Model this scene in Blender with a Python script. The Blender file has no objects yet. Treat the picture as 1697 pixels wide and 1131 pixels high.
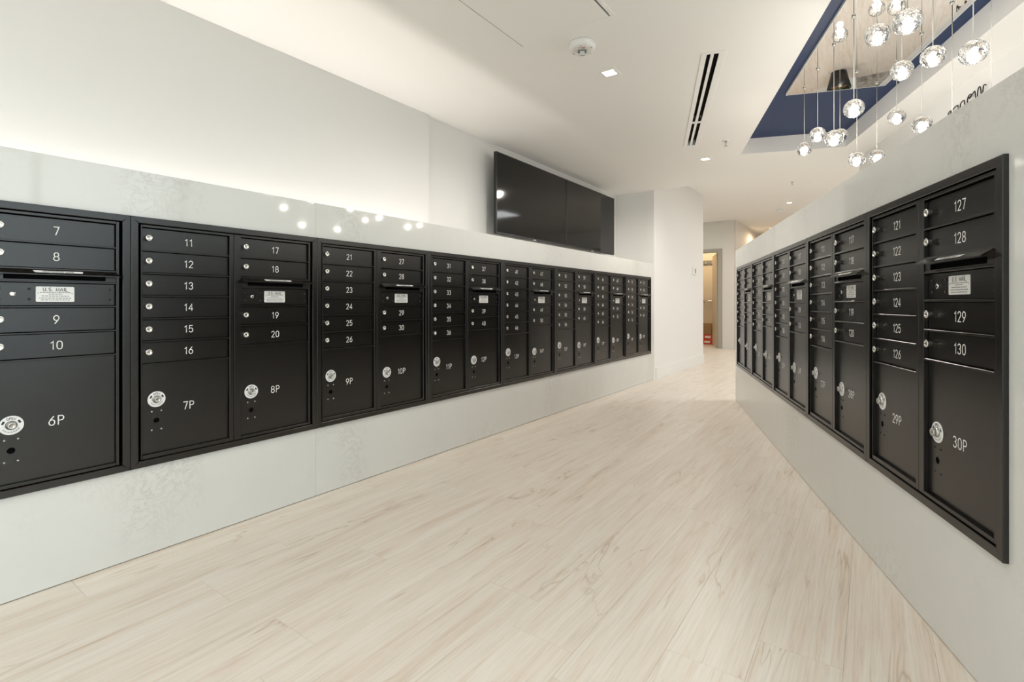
import bpy, bmesh, math, random
from mathutils import Vector, Matrix

random.seed(7)
S = bpy.context.scene
COL = S.collection
PI = math.pi

# ------------------------------------------------------------------ camera, world, exposure
EYE = 0.972
ZLOW, ZHIGH = 2.422, 2.757
cam_d = bpy.data.cameras.new('camera')
cam = bpy.data.objects.new('camera', cam_d)
COL.objects.link(cam)
cam.location = (0, 0, EYE)
cam.rotation_euler = (PI / 2, 0, 0)
cam_d.sensor_fit = 'HORIZONTAL'
cam_d.sensor_width = 36.0
cam_d.lens = 36.0 * 840.0 / 1697.0
cam_d.shift_y = -62.0 / 1697.0
cam_d.clip_start = 0.02
cam_d.clip_end = 100
S.camera = cam

S.view_settings.view_transform = 'Standard'
S.view_settings.look = 'None'
S.view_settings.gamma = 1.0
S.view_settings.use_curve_mapping = False
S.view_settings.exposure = -0.3
S.cycles.max_bounces = 10
S.cycles.diffuse_bounces = 6
S.cycles.glossy_bounces = 5
S.cycles.transmission_bounces = 10
S.cycles.transparent_max_bounces = 8
S.cycles.sample_clamp_indirect = 4.0
S.cycles.caustics_reflective = False
S.cycles.caustics_refractive = False
S.cycles.use_denoising = True

w = bpy.data.worlds.new('daylight')
S.world = w
w.use_nodes = True
wn = w.node_tree.nodes
wn['Background'].inputs[0].default_value = (0.84, 0.965, 1.0, 1)
wn['Background'].inputs[1].default_value = 4.0

# frames: left wall (along aL) and right wall (along aR), measured from the camera foot point
aL = math.atan2(598.5, 840.0)
aR = math.atan2(233.5, 840.0)
sL, cL, sR, cR = math.sin(aL), math.cos(aL), math.sin(aR), math.cos(aR)
DL, DR = 2.2865, 0.8009          # distance of the mailbox faces from the camera


def PL(s, d, z=0.0):             # left-wall coordinates -> world
    return Vector((s * sL - d * cL, s * cL + d * sL, z))


def PR(s, d, z=0.0):             # right-wall coordinates -> world
    return Vector((s * sR + d * cR, s * cR - d * sR, z))


ROT_L = PI / 2 - aL              # local x runs along the left wall, local y into it
ROT_R = -PI / 2 - aR             # local x runs towards the camera along the right wall, y into it


def frame_point(fr, s, d, z=0.0):
    return PL(s, d, z) if fr == 'L' else PR(s, d, z)


def area_light(name, loc, rot, sx, sy, power, color):
    d = bpy.data.lights.new(name, 'AREA')
    d.shape = 'RECTANGLE'
    d.size, d.size_y = sx, sy
    d.energy = power
    d.color = color
    o = bpy.data.objects.new(name, d)
    COL.objects.link(o)
    o.location = loc
    o.rotation_euler = rot
    return o


WARM = (1.0, 0.925, 0.83)
area_light('entrance_fill', PL(-0.9, 0.6, ZLOW - .03), (0, 0, -aL), 1.6, 1.6, 42, (1.0, .97, .92))  # added fill light behind the camera, no real fitting
area_light('lounge_fill', PL(7.3, -1.4, ZHIGH - .03), (0, 0, -aL), 2.0, 2.0, 122, (0.93, .98, 1.0))  # unseen fill, put in to brighten the lounge and column face
area_light('corridor_fill', PL(10.2, 3.6, ZHIGH - .03), (0, 0, -aL), 1.0, 1.6, 10, WARM)  # weak added fill for the passage, stands for no known lamp

# ------------------------------------------------------------------ materials
MATS = {}


def mat(name, color=(0.8, 0.8, 0.8), rough=0.5, metal=0.0, spec=0.5, emit=None, estr=0.0):
    m = bpy.data.materials.new(name)
    m.use_nodes = True
    b = m.node_tree.nodes['Principled BSDF']
    b.inputs['Base Color'].default_value = (*color, 1)
    b.inputs['Roughness'].default_value = rough
    b.inputs['Metallic'].default_value = metal
    b.inputs['Specular IOR Level'].default_value = spec
    if emit:
        b.inputs['Emission Color'].default_value = (*emit, 1)
        b.inputs['Emission Strength'].default_value = estr
    MATS[name] = m
    return m


def nd(m, t, **kw):
    n = m.node_tree.nodes.new(t)
    for k, v in kw.items():
        if k.startswith('i_'):
            n.inputs[k[2:].replace('_', ' ')].default_value = v
        else:
            setattr(n, k, v)
    return n


def lk(m, a, ao, b, bi):
    m.node_tree.links.new(a.outputs[ao], b.inputs[bi])


def ramp(m, stops):
    r = nd(m, 'ShaderNodeValToRGB')
    e = r.color_ramp.elements
    while len(e) < len(stops):
        e.new(0.5)
    for q, (p, c) in zip(e, stops):
        q.position = p
        q.color = (*c, 1) if len(c) == 3 else c
    return r


def add_bump(m, scale, strength, dist, detail=2.0, coord='Object'):
    b = m.node_tree.nodes['Principled BSDF']
    tc = nd(m, 'ShaderNodeTexCoord')
    n = nd(m, 'ShaderNodeTexNoise', i_Scale=scale, i_Detail=detail)
    bp = nd(m, 'ShaderNodeBump', i_Strength=strength, i_Distance=dist)
    lk(m, tc, coord, n, 'Vector')
    lk(m, n, 'Fac', bp, 'Height')
    lk(m, bp, 'Normal', b, 'Normal')
    return n


paint = mat('white_paint', (0.82, 0.815, 0.80), 0.55, spec=0.3)
add_bump(paint, 260, 0.05, 0.002)
ceil_m = mat('ceiling_paint', (0.93, 0.92, 0.90), 0.7, spec=0.2)
add_bump(ceil_m, 200, 0.04, 0.002)
trimw = mat('white_enamel', (0.92, 0.915, 0.90), 0.3)
add_bump(trimw, 300, 0.02, 0.001)
navy = mat('navy_paint', (0.013, 0.034, 0.105), 0.5, spec=0.3)
add_bump(navy, 220, 0.04, 0.002)
mirror_m = mat('polished_mirror', (0.86, 0.85, 0.84), 0.015, 1.0)
add_bump(mirror_m, 0.9, 0.01, 0.01)
black = mat('black_powder_coat', (0.0045, 0.0034, 0.0026), 0.26, spec=0.70)
add_bump(black, 520, 0.30, 0.0006, 2.0)
black_in = mat('black_recess', (0.004, 0.004, 0.004), 0.8, spec=0.1)
numw = mat('white_engraving', (0.86, 0.86, 0.84), 0.6)
ink = mat('black_print', (0.015, 0.015, 0.015), 0.6)
greyink = mat('grey_print', (0.20, 0.20, 0.20), 0.6)
redink = mat('red_print', (0.55, 0.04, 0.03), 0.6)
platem = mat('satin_silver_plate', (0.80, 0.80, 0.78), 0.35, 0.15)
platew = mat('white_lock_plate', (0.84, 0.85, 0.85), 0.45)
chrome = mat('chrome', (0.80, 0.79, 0.76), 0.17, 1.0)
steel = mat('brushed_steel', (0.55, 0.54, 0.52), 0.32, 1.0)
screen_m = mat('dark_screen_glass', (0.006, 0.006, 0.006), 0.06, spec=0.35)
bezel_m = mat('black_plastic', (0.012, 0.012, 0.012), 0.35)
plasticw = mat('white_plastic', (0.85, 0.85, 0.83), 0.4)
greyp = mat('grey_plastic', (0.22, 0.23, 0.22), 0.3)
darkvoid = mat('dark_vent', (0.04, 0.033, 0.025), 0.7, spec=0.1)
doorfr = mat('taupe_door_paint', (0.36, 0.33, 0.28), 0.45)
doorleaf = mat('tan_door_veneer', (0.55, 0.46, 0.34), 0.42)
closetw = mat('beige_closet_paint', (0.72, 0.66, 0.56), 0.5)
redbox = mat('red_printed_card', (0.62, 0.075, 0.03), 0.55)
card = mat('brown_cardboard', (0.36, 0.23, 0.11), 0.8)
add_bump(card, 60, 0.1, 0.002)
cordm = mat('pale_cord', (0.82, 0.80, 0.75), 0.4)
alu = mat('dark_aluminium', (0.06, 0.06, 0.062), 0.4, 0.6)
leafm = mat('leaf_green', (0.035, 0.09, 0.025), 0.45)
lampm = mat('downlight_lens', (0.9, 0.9, 0.9), 0.5, emit=(1.0, 0.93, 0.82), estr=8.0)
ledm = mat('led_strip', (0.9, 0.9, 0.9), 0.5, emit=(1.0, 0.93, 0.86), estr=72.0)
corem = mat('frosted_lamp_core', (0.9, 0.9, 0.9), 0.5, emit=(1.0, 0.91, 0.78), estr=14.0)

# clear glass of the pendants, bubbled
glass = bpy.data.materials.new('cast_glass')
glass.use_nodes = True
MATS['cast_glass'] = glass
b = glass.node_tree.nodes['Principled BSDF']
b.inputs['Base Color'].default_value = (1, 1, 1, 1)
b.inputs['Roughness'].default_value = 0.02
b.inputs['IOR'].default_value = 1.45
b.inputs['Transmission Weight'].default_value = 1.0
tc = nd(glass, 'ShaderNodeTexCoord')
vo = nd(glass, 'ShaderNodeTexNoise', i_Scale=52.0, i_Detail=1.0)
bp = nd(glass, 'ShaderNodeBump', i_Strength=1.0, i_Distance=0.010)
lk(glass, tc, 'Object', vo, 'Vector')
lk(glass, vo, 'Fac', bp, 'Height')
lk(glass, bp, 'Normal', b, 'Normal')

# window glass: thin, mostly clear
wglass = bpy.data.materials.new('window_glass')
wglass.use_nodes = True
MATS['window_glass'] = wglass
t = wglass.node_tree
for n in list(t.nodes):
    if n.type == 'BSDF_PRINCIPLED':
        t.nodes.remove(n)
tr = nd(wglass, 'ShaderNodeBsdfTransparent')
gl = nd(wglass, 'ShaderNodeBsdfGlossy', i_Roughness=0.02)
mx = nd(wglass, 'ShaderNodeMixShader')
mx.inputs[0].default_value = 0.06
lk(wglass, tr, 0, mx, 1)
lk(wglass, gl, 0, mx, 2)
t.links.new(mx.outputs[0], t.nodes['Material Output'].inputs['Surface'])


def quartz_material():
    m = mat('polished_quartz', (0.74, 0.73, 0.70), 0.06, spec=0.5)
    bs = m.node_tree.nodes['Principled BSDF']
    tc = nd(m, 'ShaderNodeTexCoord')
    # fine veins: thin iso-lines of a distorted noise, gathered in scattered patches
    n1 = nd(m, 'ShaderNodeTexNoise', i_Scale=16.0, i_Detail=9.0, i_Roughness=0.72, i_Distortion=1.2)
    lk(m, tc, 'Object', n1, 'Vector')
    sb = nd(m, 'ShaderNodeMath', operation='SUBTRACT')
    lk(m, n1, 'Fac', sb, 0)
    sb.inputs[1].default_value = 0.5
    ab = nd(m, 'ShaderNodeMath', operation='ABSOLUTE')
    lk(m, sb, 0, ab, 0)
    r1 = ramp(m, [(0.0, (1, 1, 1)), (0.022, (0.25, 0.25, 0.25)), (0.05, (0, 0, 0))])
    lk(m, ab, 0, r1, 0)
    n2 = nd(m, 'ShaderNodeTexNoise', i_Scale=1.9, i_Detail=2.0, i_Roughness=0.5)
    lk(m, tc, 'Object', n2, 'Vector')
    r2 = ramp(m, [(0.55, (0.04, 0.04, 0.04)), (0.68, (1, 1, 1))])
    lk(m, n2, 'Fac', r2, 0)
    mu = nd(m, 'ShaderNodeMath', operation='MULTIPLY')
    lk(m, r1, 0, mu, 0)
    lk(m, r2, 0, mu, 1)
    n3 = nd(m, 'ShaderNodeTexNoise', i_Scale=2.6, i_Detail=6.0, i_Roughness=0.6)
    lk(m, tc, 'Object', n3, 'Vector')
    r3 = ramp(m, [(0.3, (0.66, 0.67, 0.65)), (0.7, (0.695, 0.70, 0.68))])
    lk(m, n3, 'Fac', r3, 0)
    n4 = nd(m, 'ShaderNodeTexNoise', i_Scale=420.0, i_Detail=1.0)
    lk(m, tc, 'Object', n4, 'Vector')
    mx = nd(m, 'ShaderNodeMix', data_type='RGBA')
    mx.inputs['B'].default_value = (0.42, 0.40, 0.37, 1)
    m2 = nd(m, 'ShaderNodeMath', operation='MULTIPLY')
    m2.inputs[1].default_value = 0.48
    lk(m, mu, 0, m2, 0)
    lk(m, m2, 0, mx, 'Factor')
    lk(m, r3, 0, mx, 'A')
    lk(m, mx, 'Result', bs, 'Base Color')
    return m


quartz = quartz_material()


def wood_material():
    m = mat('whitewashed_wood_tile', (0.66, 0.58, 0.48), 0.38, spec=0.4)
    bs = m.node_tree.nodes['Principled BSDF']
    tc = nd(m, 'ShaderNodeTexCoord')
    oi = nd(m, 'ShaderNodeObjectInfo')
    sc = nd(m, 'ShaderNodeVectorMath', operation='SCALE')
    cmb = nd(m, 'ShaderNodeCombineXYZ')
    mul = nd(m, 'ShaderNodeMath', operation='MULTIPLY')
    mul.inputs[1].default_value = 57.0
    lk(m, oi, 'Random', mul, 0)
    lk(m, mul, 0, cmb, 'X')
    lk(m, mul, 0, cmb, 'Y')
    ad = nd(m, 'ShaderNodeVectorMath', operation='ADD')
    lk(m, tc, 'Object', ad, 0)
    lk(m, cmb, 0, ad, 1)
    mp = nd(m, 'ShaderNodeMapping')
    mp.inputs['Scale'].default_value = (0.55, 9.0, 1.0)
    lk(m, ad, 0, mp, 'Vector')
    n1 = nd(m, 'ShaderNodeTexNoise', i_Scale=2.2, i_Detail=7.0, i_Roughness=0.62, i_Distortion=0.9)
    lk(m, mp, 0, n1, 'Vector')
    r1 = ramp(m, [(0.25, (0.62, 0.53, 0.435)), (0.42, (0.715, 0.64, 0.56)), (0.60, (0.755, 0.70, 0.635)), (0.8, (0.775, 0.73, 0.675))])
    lk(m, n1, 'Fac', r1, 0)
    # fine grain
    mp2 = nd(m, 'ShaderNodeMapping')
    mp2.inputs['Scale'].default_value = (2.0, 60.0, 1.0)
    lk(m, ad, 0, mp2, 'Vector')
    n2 = nd(m, 'ShaderNodeTexNoise', i_Scale=2.4, i_Detail=4.0, i_Roughness=0.6)
    lk(m, mp2, 0, n2, 'Vector')
    r2 = ramp(m, [(0.30, (0.87, 0.85, 0.82)), (0.55, (1, 1, 1))])
    lk(m, n2, 'Fac', r2, 0)
    mx = nd(m, 'ShaderNodeMix', data_type='RGBA', blend_type='MULTIPLY')
    mx.inputs['Factor'].default_value = 0.85
    lk(m, r1, 0, mx, 'A')
    lk(m, r2, 0, mx, 'B')
    # dark cracks and cathedral lines: iso-lines of a stretched noise
    mp3 = nd(m, 'ShaderNodeMapping')
    mp3.inputs['Scale'].default_value = (0.7, 6.0, 1.0)
    lk(m, ad, 0, mp3, 'Vector')
    n3 = nd(m, 'ShaderNodeTexNoise', i_Scale=1.3, i_Detail=3.0, i_Roughness=0.5, i_Distortion=1.2)
    lk(m, mp3, 0, n3, 'Vector')
    sb = nd(m, 'ShaderNodeMath', operation='SUBTRACT')
    sb.inputs[1].default_value = 0.43
    lk(m, n3, 'Fac', sb, 0)
    ab = nd(m, 'ShaderNodeMath', operation='ABSOLUTE')
    lk(m, sb, 0, ab, 0)
    r3 = ramp(m, [(0.0, (0.74, 0.68, 0.60)), (0.006, (0.9, 0.87, 0.83)), (0.02, (1, 1, 1))])
    lk(m, ab, 0, r3, 0)
    n5 = nd(m, 'ShaderNodeTexNoise', i_Scale=2.3, i_Detail=1.0)
    lk(m, ad, 0, n5, 'Vector')
    r5 = ramp(m, [(0.47, (0, 0, 0)), (0.62, (1, 1, 1))])
    lk(m, n5, 'Fac', r5, 0)
    mx2 = nd(m, 'ShaderNodeMix', data_type='RGBA', blend_type='MULTIPLY')
    lk(m, r5, 0, mx2, 'Factor')
    lk(m, mx, 'Result', mx2, 'A')
    lk(m, r3, 0, mx2, 'B')
    # plank to plank tone
    hv = nd(m, 'ShaderNodeHueSaturation')
    mr = nd(m, 'ShaderNodeMapRange')
    mr.inputs['To Min'].default_value = 0.99
    mr.inputs['To Max'].default_value = 1.025
    lk(m, oi, 'Random', mr, 'Value')
    lk(m, mr, 0, hv, 'Value')
    lk(m, mx2, 'Result', hv, 'Color')
    lk(m, hv, 0, bs, 'Base Color')
    bp = nd(m, 'ShaderNodeBump', i_Strength=0.12, i_Distance=0.002)
    lk(m, n2, 'Fac', bp, 'Height')
    lk(m, bp, 'Normal', bs, 'Normal')
    return m


wood = wood_material()
taupe = mat('taupe_wall_paint', (0.68, 0.65, 0.60), 0.55, spec=0.3)
add_bump(taupe, 260, 0.05, 0.002)
grout = mat('beige_grout', (0.50, 0.43, 0.35), 0.8)


def marble_material():
    m = mat('grey_marble', (0.3, 0.29, 0.27), 0.2)
    bs = m.node_tree.nodes['Principled BSDF']
    tc = nd(m, 'ShaderNodeTexCoord')
    n = nd(m, 'ShaderNodeTexNoise', i_Scale=3.5, i_Detail=8.0, i_Roughness=0.7, i_Distortion=1.5)
    lk(m, tc, 'Object', n, 'Vector')
    r = ramp(m, [(0.35, (0.06, 0.05, 0.045)), (0.5, (0.30, 0.28, 0.25)), (0.7, (0.52, 0.50, 0.46))])
    lk(m, n, 'Fac', r, 0)
    lk(m, r, 0, bs, 'Base Color')
    return m


marble = marble_material()


# ------------------------------------------------------------------ mesh helpers
class MB:
    """collects shapes with material slots and makes one mesh"""

    def __init__(self):
        self.v, self.f, self.mi, self.sm = [], [], [], []

    def add(self, vs, fs, mi=0, smooth=False):
        o = len(self.v)
        self.v += [tuple(p) for p in vs]
        for f in fs:
            self.f.append([i + o for i in f])
            self.mi.append(mi)
            self.sm.append(smooth)

    def box(self, x0, x1, y0, y1, z0, z1, bev=0.0, mi=0):
        if bev <= 0:
            vs = [(x, y, z) for x in (x0, x1) for y in (y0, y1) for z in (z0, z1)]
            self.add(vs, [(0, 1, 3, 2), (4, 6, 7, 5), (0, 4, 5, 1), (2, 3, 7, 6), (0, 2, 6, 4), (1, 5, 7, 3)], mi)
            return
        X, Y, Z, B = (x0, x1), (y0, y1), (z0, z1), bev
        idx, vs = {}, []
        for i in (0, 1):
            for j in (0, 1):
                for k in (0, 1):
                    si, sj, sk = 1 - 2 * i, 1 - 2 * j, 1 - 2 * k
                    for ax in range(3):
                        p = [X[i] + si * B, Y[j] + sj * B, Z[k] + sk * B]
                        p[ax] = (X[i], Y[j], Z[k])[ax]
                        idx[i, j, k, ax] = len(vs)
                        vs.append(tuple(p))
        fs = []
        for ax in range(3):
            for e in (0, 1):
                o1, o2 = [a for a in range(3) if a != ax]
                q = []
                for (u, v_) in ((0, 0), (1, 0), (1, 1), (0, 1)):
                    c = [0, 0, 0]
                    c[ax], c[o1], c[o2] = e, u, v_
                    q.append(idx[c[0], c[1], c[2], ax])
                fs.append(q)
        for ax in range(3):            # edges along ax
            o1, o2 = [a for a in range(3) if a != ax]
            for u in (0, 1):
                for v_ in (0, 1):
                    c0, c1 = [0, 0, 0], [0, 0, 0]
                    c0[o1] = c1[o1] = u
                    c0[o2] = c1[o2] = v_
                    c1[ax] = 1
                    fs.append([idx[(*c0, o1)], idx[(*c1, o1)], idx[(*c1, o2)], idx[(*c0, o2)]])
        for i in (0, 1):
            for j in (0, 1):
                for k in (0, 1):
                    fs.append([idx[i, j, k, a] for a in range(3)])
        self.add(vs, fs, mi)

    def prism(self, poly, axis, a0, a1, mi=0):
        """poly: 2-D outline in the two other axes (in order), extruded along axis a0..a1"""
        n = len(poly)

        def mk(p, a):
            q = list(p)
            q.insert(axis, a)
            return tuple(q)
        vs = [mk(p, a0) for p in poly] + [mk(p, a1) for p in poly]
        fs = [list(range(n)), list(range(2 * n - 1, n - 1, -1))]
        fs += [[i, (i + 1) % n, n + (i + 1) % n, n + i] for i in range(n)]
        self.add(vs, fs, mi)

    def lathe(self, prof, center, axis=1, n=16, mi=0, smooth=True, cap=True):
        """prof: [(r, a)] radius and position along axis, from center"""
        vs = []
        o1, o2 = [a for a in range(3) if a != axis]
        for r, a in prof:
            for k in range(n):
                t_ = 2 * PI * k / n
                p = list(center)
                p[axis] += a
                p[o1] += r * math.cos(t_)
                p[o2] += r * math.sin(t_)
                vs.append(tuple(p))
        fs = []
        for i in range(len(prof) - 1):
            for k in range(n):
                fs.append([i * n + k, i * n + (k + 1) % n, (i + 1) * n + (k + 1) % n, (i + 1) * n + k])
        self.add(vs, fs, mi, smooth)
        if cap:
            o = len(self.v) - len(vs)
            self.f.append([o + k for k in range(n)])
            self.f.append([o + (len(prof) - 1) * n + k for k in range(n)])
            self.mi += [mi, mi]
            self.sm += [False, False]

    def tube(self, pts, r, n=6, mi=0):
        pts = [Vector(p) for p in pts]
        vs, fs = [], []
        for i, p in enumerate(pts):
            d = (pts[min(i + 1, len(pts) - 1)] - pts[max(i - 1, 0)]).normalized()
            u = d.cross(Vector((0, 0, 1)))
            if u.length < 1e-3:
                u = d.cross(Vector((0, 1, 0)))
            u.normalize()
            v_ = d.cross(u)
            for k in range(n):
                a = 2 * PI * k / n
                vs.append(tuple(p + u * (r * math.cos(a)) + v_ * (r * math.sin(a))))
        for i in range(len(pts) - 1):
            for k in range(n):
                fs.append([i * n + k, i * n + (k + 1) % n, (i + 1) * n + (k + 1) % n, (i + 1) * n + k])
        fs.append(list(range(n)))
        fs.append([len(vs) - n + k for k in range(n)])
        self.add(vs, fs, mi, True)

    def mesh(self, name, mats):
        me = bpy.data.meshes.new(name)
        me.from_pydata(self.v, [], self.f)
        for m in (mats if isinstance(mats, (list, tuple)) else [mats]):
            me.materials.append(m)
        me.polygons.foreach_set('material_index', self.mi)
        me.polygons.foreach_set('use_smooth', self.sm)
        bm = bmesh.new()
        bm.from_mesh(me)
        bmesh.ops.recalc_face_normals(bm, faces=bm.faces)
        bm.to_mesh(me)
        bm.free()
        me.update()
        return me


def link(name, me, parent=None, loc=None, rz=None):
    o = bpy.data.objects.new(name, me)
    COL.objects.link(o)
    if parent:
        o.parent = parent
    if loc is not None:
        o.location = loc
    if rz is not None:
        o.rotation_euler = (0, 0, rz)
    return o


def part(name, mb, mats, parent, loc=None):
    return link(name, mb.mesh(name, mats), parent, loc)


def tag(o, label=None, cat=None, group=None, kind=None):
    for k, v in (('label', label), ('category', cat), ('group', group), ('kind', kind)):
        if v:
            o[k] = v
    return o


def thing(name, label, cat, loc, rz=0.0, group=None):
    o = link(name, None, None, loc, rz)
    o.empty_display_size = 0.1
    return tag(o, label, cat, group)


def structure(name, mb, mats, parent=None, loc=None, rz=None):
    o = link(name, mb.mesh(name, mats), parent, loc, rz)
    o['kind'] = 'structure'
    return o


CACHE = {}


def cached(key, fn, mats):
    if key not in CACHE:
        mb = MB()
        fn(mb)
        CACHE[key] = mb.mesh(key, mats)
    return CACHE[key]


# ------------------------------------------------------------------ stroke lettering
def arc(cx, cy, rx, ry, a0, a1, n=8):
    return [(cx + rx * math.cos(math.radians(a0 + (a1 - a0) * i / n)),
             cy + ry * math.sin(math.radians(a0 + (a1 - a0) * i / n))) for i in range(n + 1)]


GLYPH = {
    '0': (0.58, [arc(.29, .68, .25, .32, 180, 0, 8) + arc(.29, .32, .25, .32, 0, -180, 8) + [(.04, .68)]]),
    '1': (0.42, [[(.08, .80), (.22, .86), (.30, 1.0), (.30, 0)]]),
    '2': (0.58, [arc(.29, .72, .25, .28, 165, -35, 8) + [(.05, 0.0), (.55, 0.0)]]),
    '3': (0.58, [arc(.28, .75, .23, .25, 160, -80, 8) + arc(.28, .26, .26, .26, 85, -160, 9)]),
    '4': (0.60, [[(.42, 0), (.42, 1.0), (.03, .28), (.57, .28)]]),
    '5': (0.58, [[(.50, 1.0), (.12, 1.0), (.07, .52)] + arc(.29, .32, .25, .32, 130, -150, 10)]),
    '6': (0.58, [[(.45, 1.0), (.2, .70)] + arc(.29, .31, .25, .31, 160, -200, 14)]),
    '7': (0.56, [[(.04, 1.0), (.53, 1.0), (.22, 0)]]),
    '8': (0.58, [arc(.29, .75, .22, .25, -90, 270, 14), arc(.29, .26, .26, .26, 90, 450, 14)]),
    '9': (0.58, [arc(.29, .69, .25, .31, -20, 340, 14) + [(.40, .34), (.15, 0)]]),
    'P': (0.58, [[(.07, 0), (.07, 1.0), (.32, 1.0)] + arc(.32, .74, .23, .26, 90, -90, 7) + [(.07, .48)]]),
    'O': (0.74, [arc(.37, .5, .33, .5, 90, 450, 16)]),
    'E': (0.58, [[(.52, 1), (.07, 1), (.07, 0), (.54, 0)], [(.07, .52), (.48, .52)]]),
    'N': (0.66, [[(.07, 0), (.07, 1), (.59, 0), (.59, 1)]]),
    'U': (0.66, [[(.07, 1), (.07, .28)] + arc(.33, .28, .26, .28, 180, 360, 8) + [(.59, 1)]]),
    'S': (0.60, [arc(.30, .74, .23, .25, 25, 245, 8) + arc(.30, .26, .25, .25, 75, -150, 9)]),
    'M': (0.80, [[(.07, 0), (.07, 1), (.40, .12), (.73, 1), (.73, 0)]]),
    'A': (0.70, [[(.03, 0), (.35, 1), (.67, 0)], [(.15, .34), (.55, .34)]]),
    'I': (0.24, [[(.12, 0), (.12, 1)]]),
    'L': (0.54, [[(.07, 1), (.07, 0), (.51, 0)]]),
    'T': (0.60, [[(.03, 1), (.57, 1)], [(.30, 1), (.30, 0)]]),
    'G': (0.72, [arc(.37, .5, .32, .5, 40, 335, 13) + [(.66, .46), (.40, .46)]]),
    'F': (0.54, [[(.07, 0), (.07, 1), (.50, 1)], [(.07, .52), (.45, .52)]]),
    'R': (0.62, [[(.07, 0), (.07, 1), (.32, 1)] + arc(.32, .75, .22, .25, 90, -90, 6) + [(.07, .5)], [(.32, .5), (.58, 0)]]),
    '.': (0.26, [[(.10, 0), (.10, .10)]]),
    ' ': (0.36, []),
}


def ribbon(mb, pts, hw, place, mi=0):
    """flat ribbon of half width hw along 2-D pts; place(x, z) -> 3-D"""
    n = len(pts)
    Lp, Rp = [], []
    for i in range(n):
        a = Vector(pts[max(i - 1, 0)])
        c = Vector(pts[min(i + 1, n - 1)])
        p = Vector(pts[i])
        d1 = (p - a) if i > 0 else (c - p)
        d2 = (c - p) if i < n - 1 else (p - a)
        if d1.length < 1e-6:
            d1 = d2
        if d2.length < 1e-6:
            d2 = d1
        d1, d2 = d1.normalized(), d2.normalized()
        n1, n2 = Vector((-d1.y, d1.x)), Vector((-d2.y, d2.x))
        m_ = (n1 + n2)
        if m_.length < 0.3:
            m_ = n1
        m_.normalize()
        k = min(1.0 / max(m_.dot(n1), 0.45), 2.0)
        if i == 0:
            p = p - d2 * hw * 0.5
        if i == n - 1:
            p = p + d1 * hw * 0.5
        Lp.append(p + m_ * hw * k)
        Rp.append(p - m_ * hw * k)
    vs = [place(*p) for p in Lp] + [place(*p) for p in Rp]
    mb.add(vs, [[i, i + 1, n + i + 1, n + i] for i in range(n - 1)], mi)


def text_width(txt, h, gap=0.16):
    return sum(GLYPH[c][0] * h + gap * h for c in txt) - gap * h


def lettering(mb, txt, h, hw, place, gap=0.16, mi=0):
    """centred text; place(x, z) maps the flat text plane"""
    x = -text_width(txt, h, gap) / 2
    for c in txt:
        wd, strokes = GLYPH[c]
        for st in strokes:
            ribbon(mb, [(x + px * h, (py - 0.5) * h) for px, py in st], hw, place, mi)
        x += (wd + gap) * h


# ------------------------------------------------------------------ room shell
def poly_fill(outer, holes, z):
    """triangulated flat polygon with holes"""
    bm = bmesh.new()
    edges = []
    for loop in [outer] + holes:
        vs = [bm.verts.new((p[0], p[1], z)) for p in loop]
        for i in range(len(vs)):
            edges.append(bm.edges.new((vs[i], vs[(i + 1) % len(vs)])))
    bmesh.ops.triangle_fill(bm, use_beauty=True, edges=edges, normal=(0, 0, -1))
    bm.verts.index_update()
    vs = [tuple(v.co) for v in bm.verts]
    fs = [[v.index for v in f.verts] for f in bm.faces]
    bm.free()
    return vs, fs


def quad_in(fr, s0, s1, d0, d1):
    return [frame_point(fr, s, d)[:2] for s, d in ((s0, d0), (s1, d0), (s1, d1), (s0, d1))]


def sq_hole(c, half):             # aligned with the left wall
    c = Vector((c[0], c[1], 0))
    ex, ey = Vector((sL, cL, 0)), Vector((-cL, sL, 0))
    return [(c + ex * a * half + ey * b_ * half)[:2] for a, b_ in ((-1, -1), (1, -1), (1, 1), (-1, 1))]


TRAY = ('R', 0.9, 5.335, 0.82, 1.715)
LOW_LIGHTS = [(0.611, 3.176), (1.932, 5.064)]
HIGH_LIGHTS = [(4.90, 8.95), (6.11, 11.95)]
DIFFUSER = (2.929, 4.80)       # placeholder range along the right wall, set below
LOW_EDGE = 6.352

# floor slab with planks laid along the left wall
mb = MB()
for zf in (-0.004, -0.05):
    vs, fs = poly_fill([PL(-3.3, 3.3)[:2], PL(17, 5.6)[:2], PL(17, -5.2)[:2], PL(3.5, -5.2)[:2], PR(2.9, 2.12)[:2], PR(-3.98, 2.12)[:2]], [], zf)
    mb.add(vs, fs)
floor = structure('floor', mb, wood)

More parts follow.
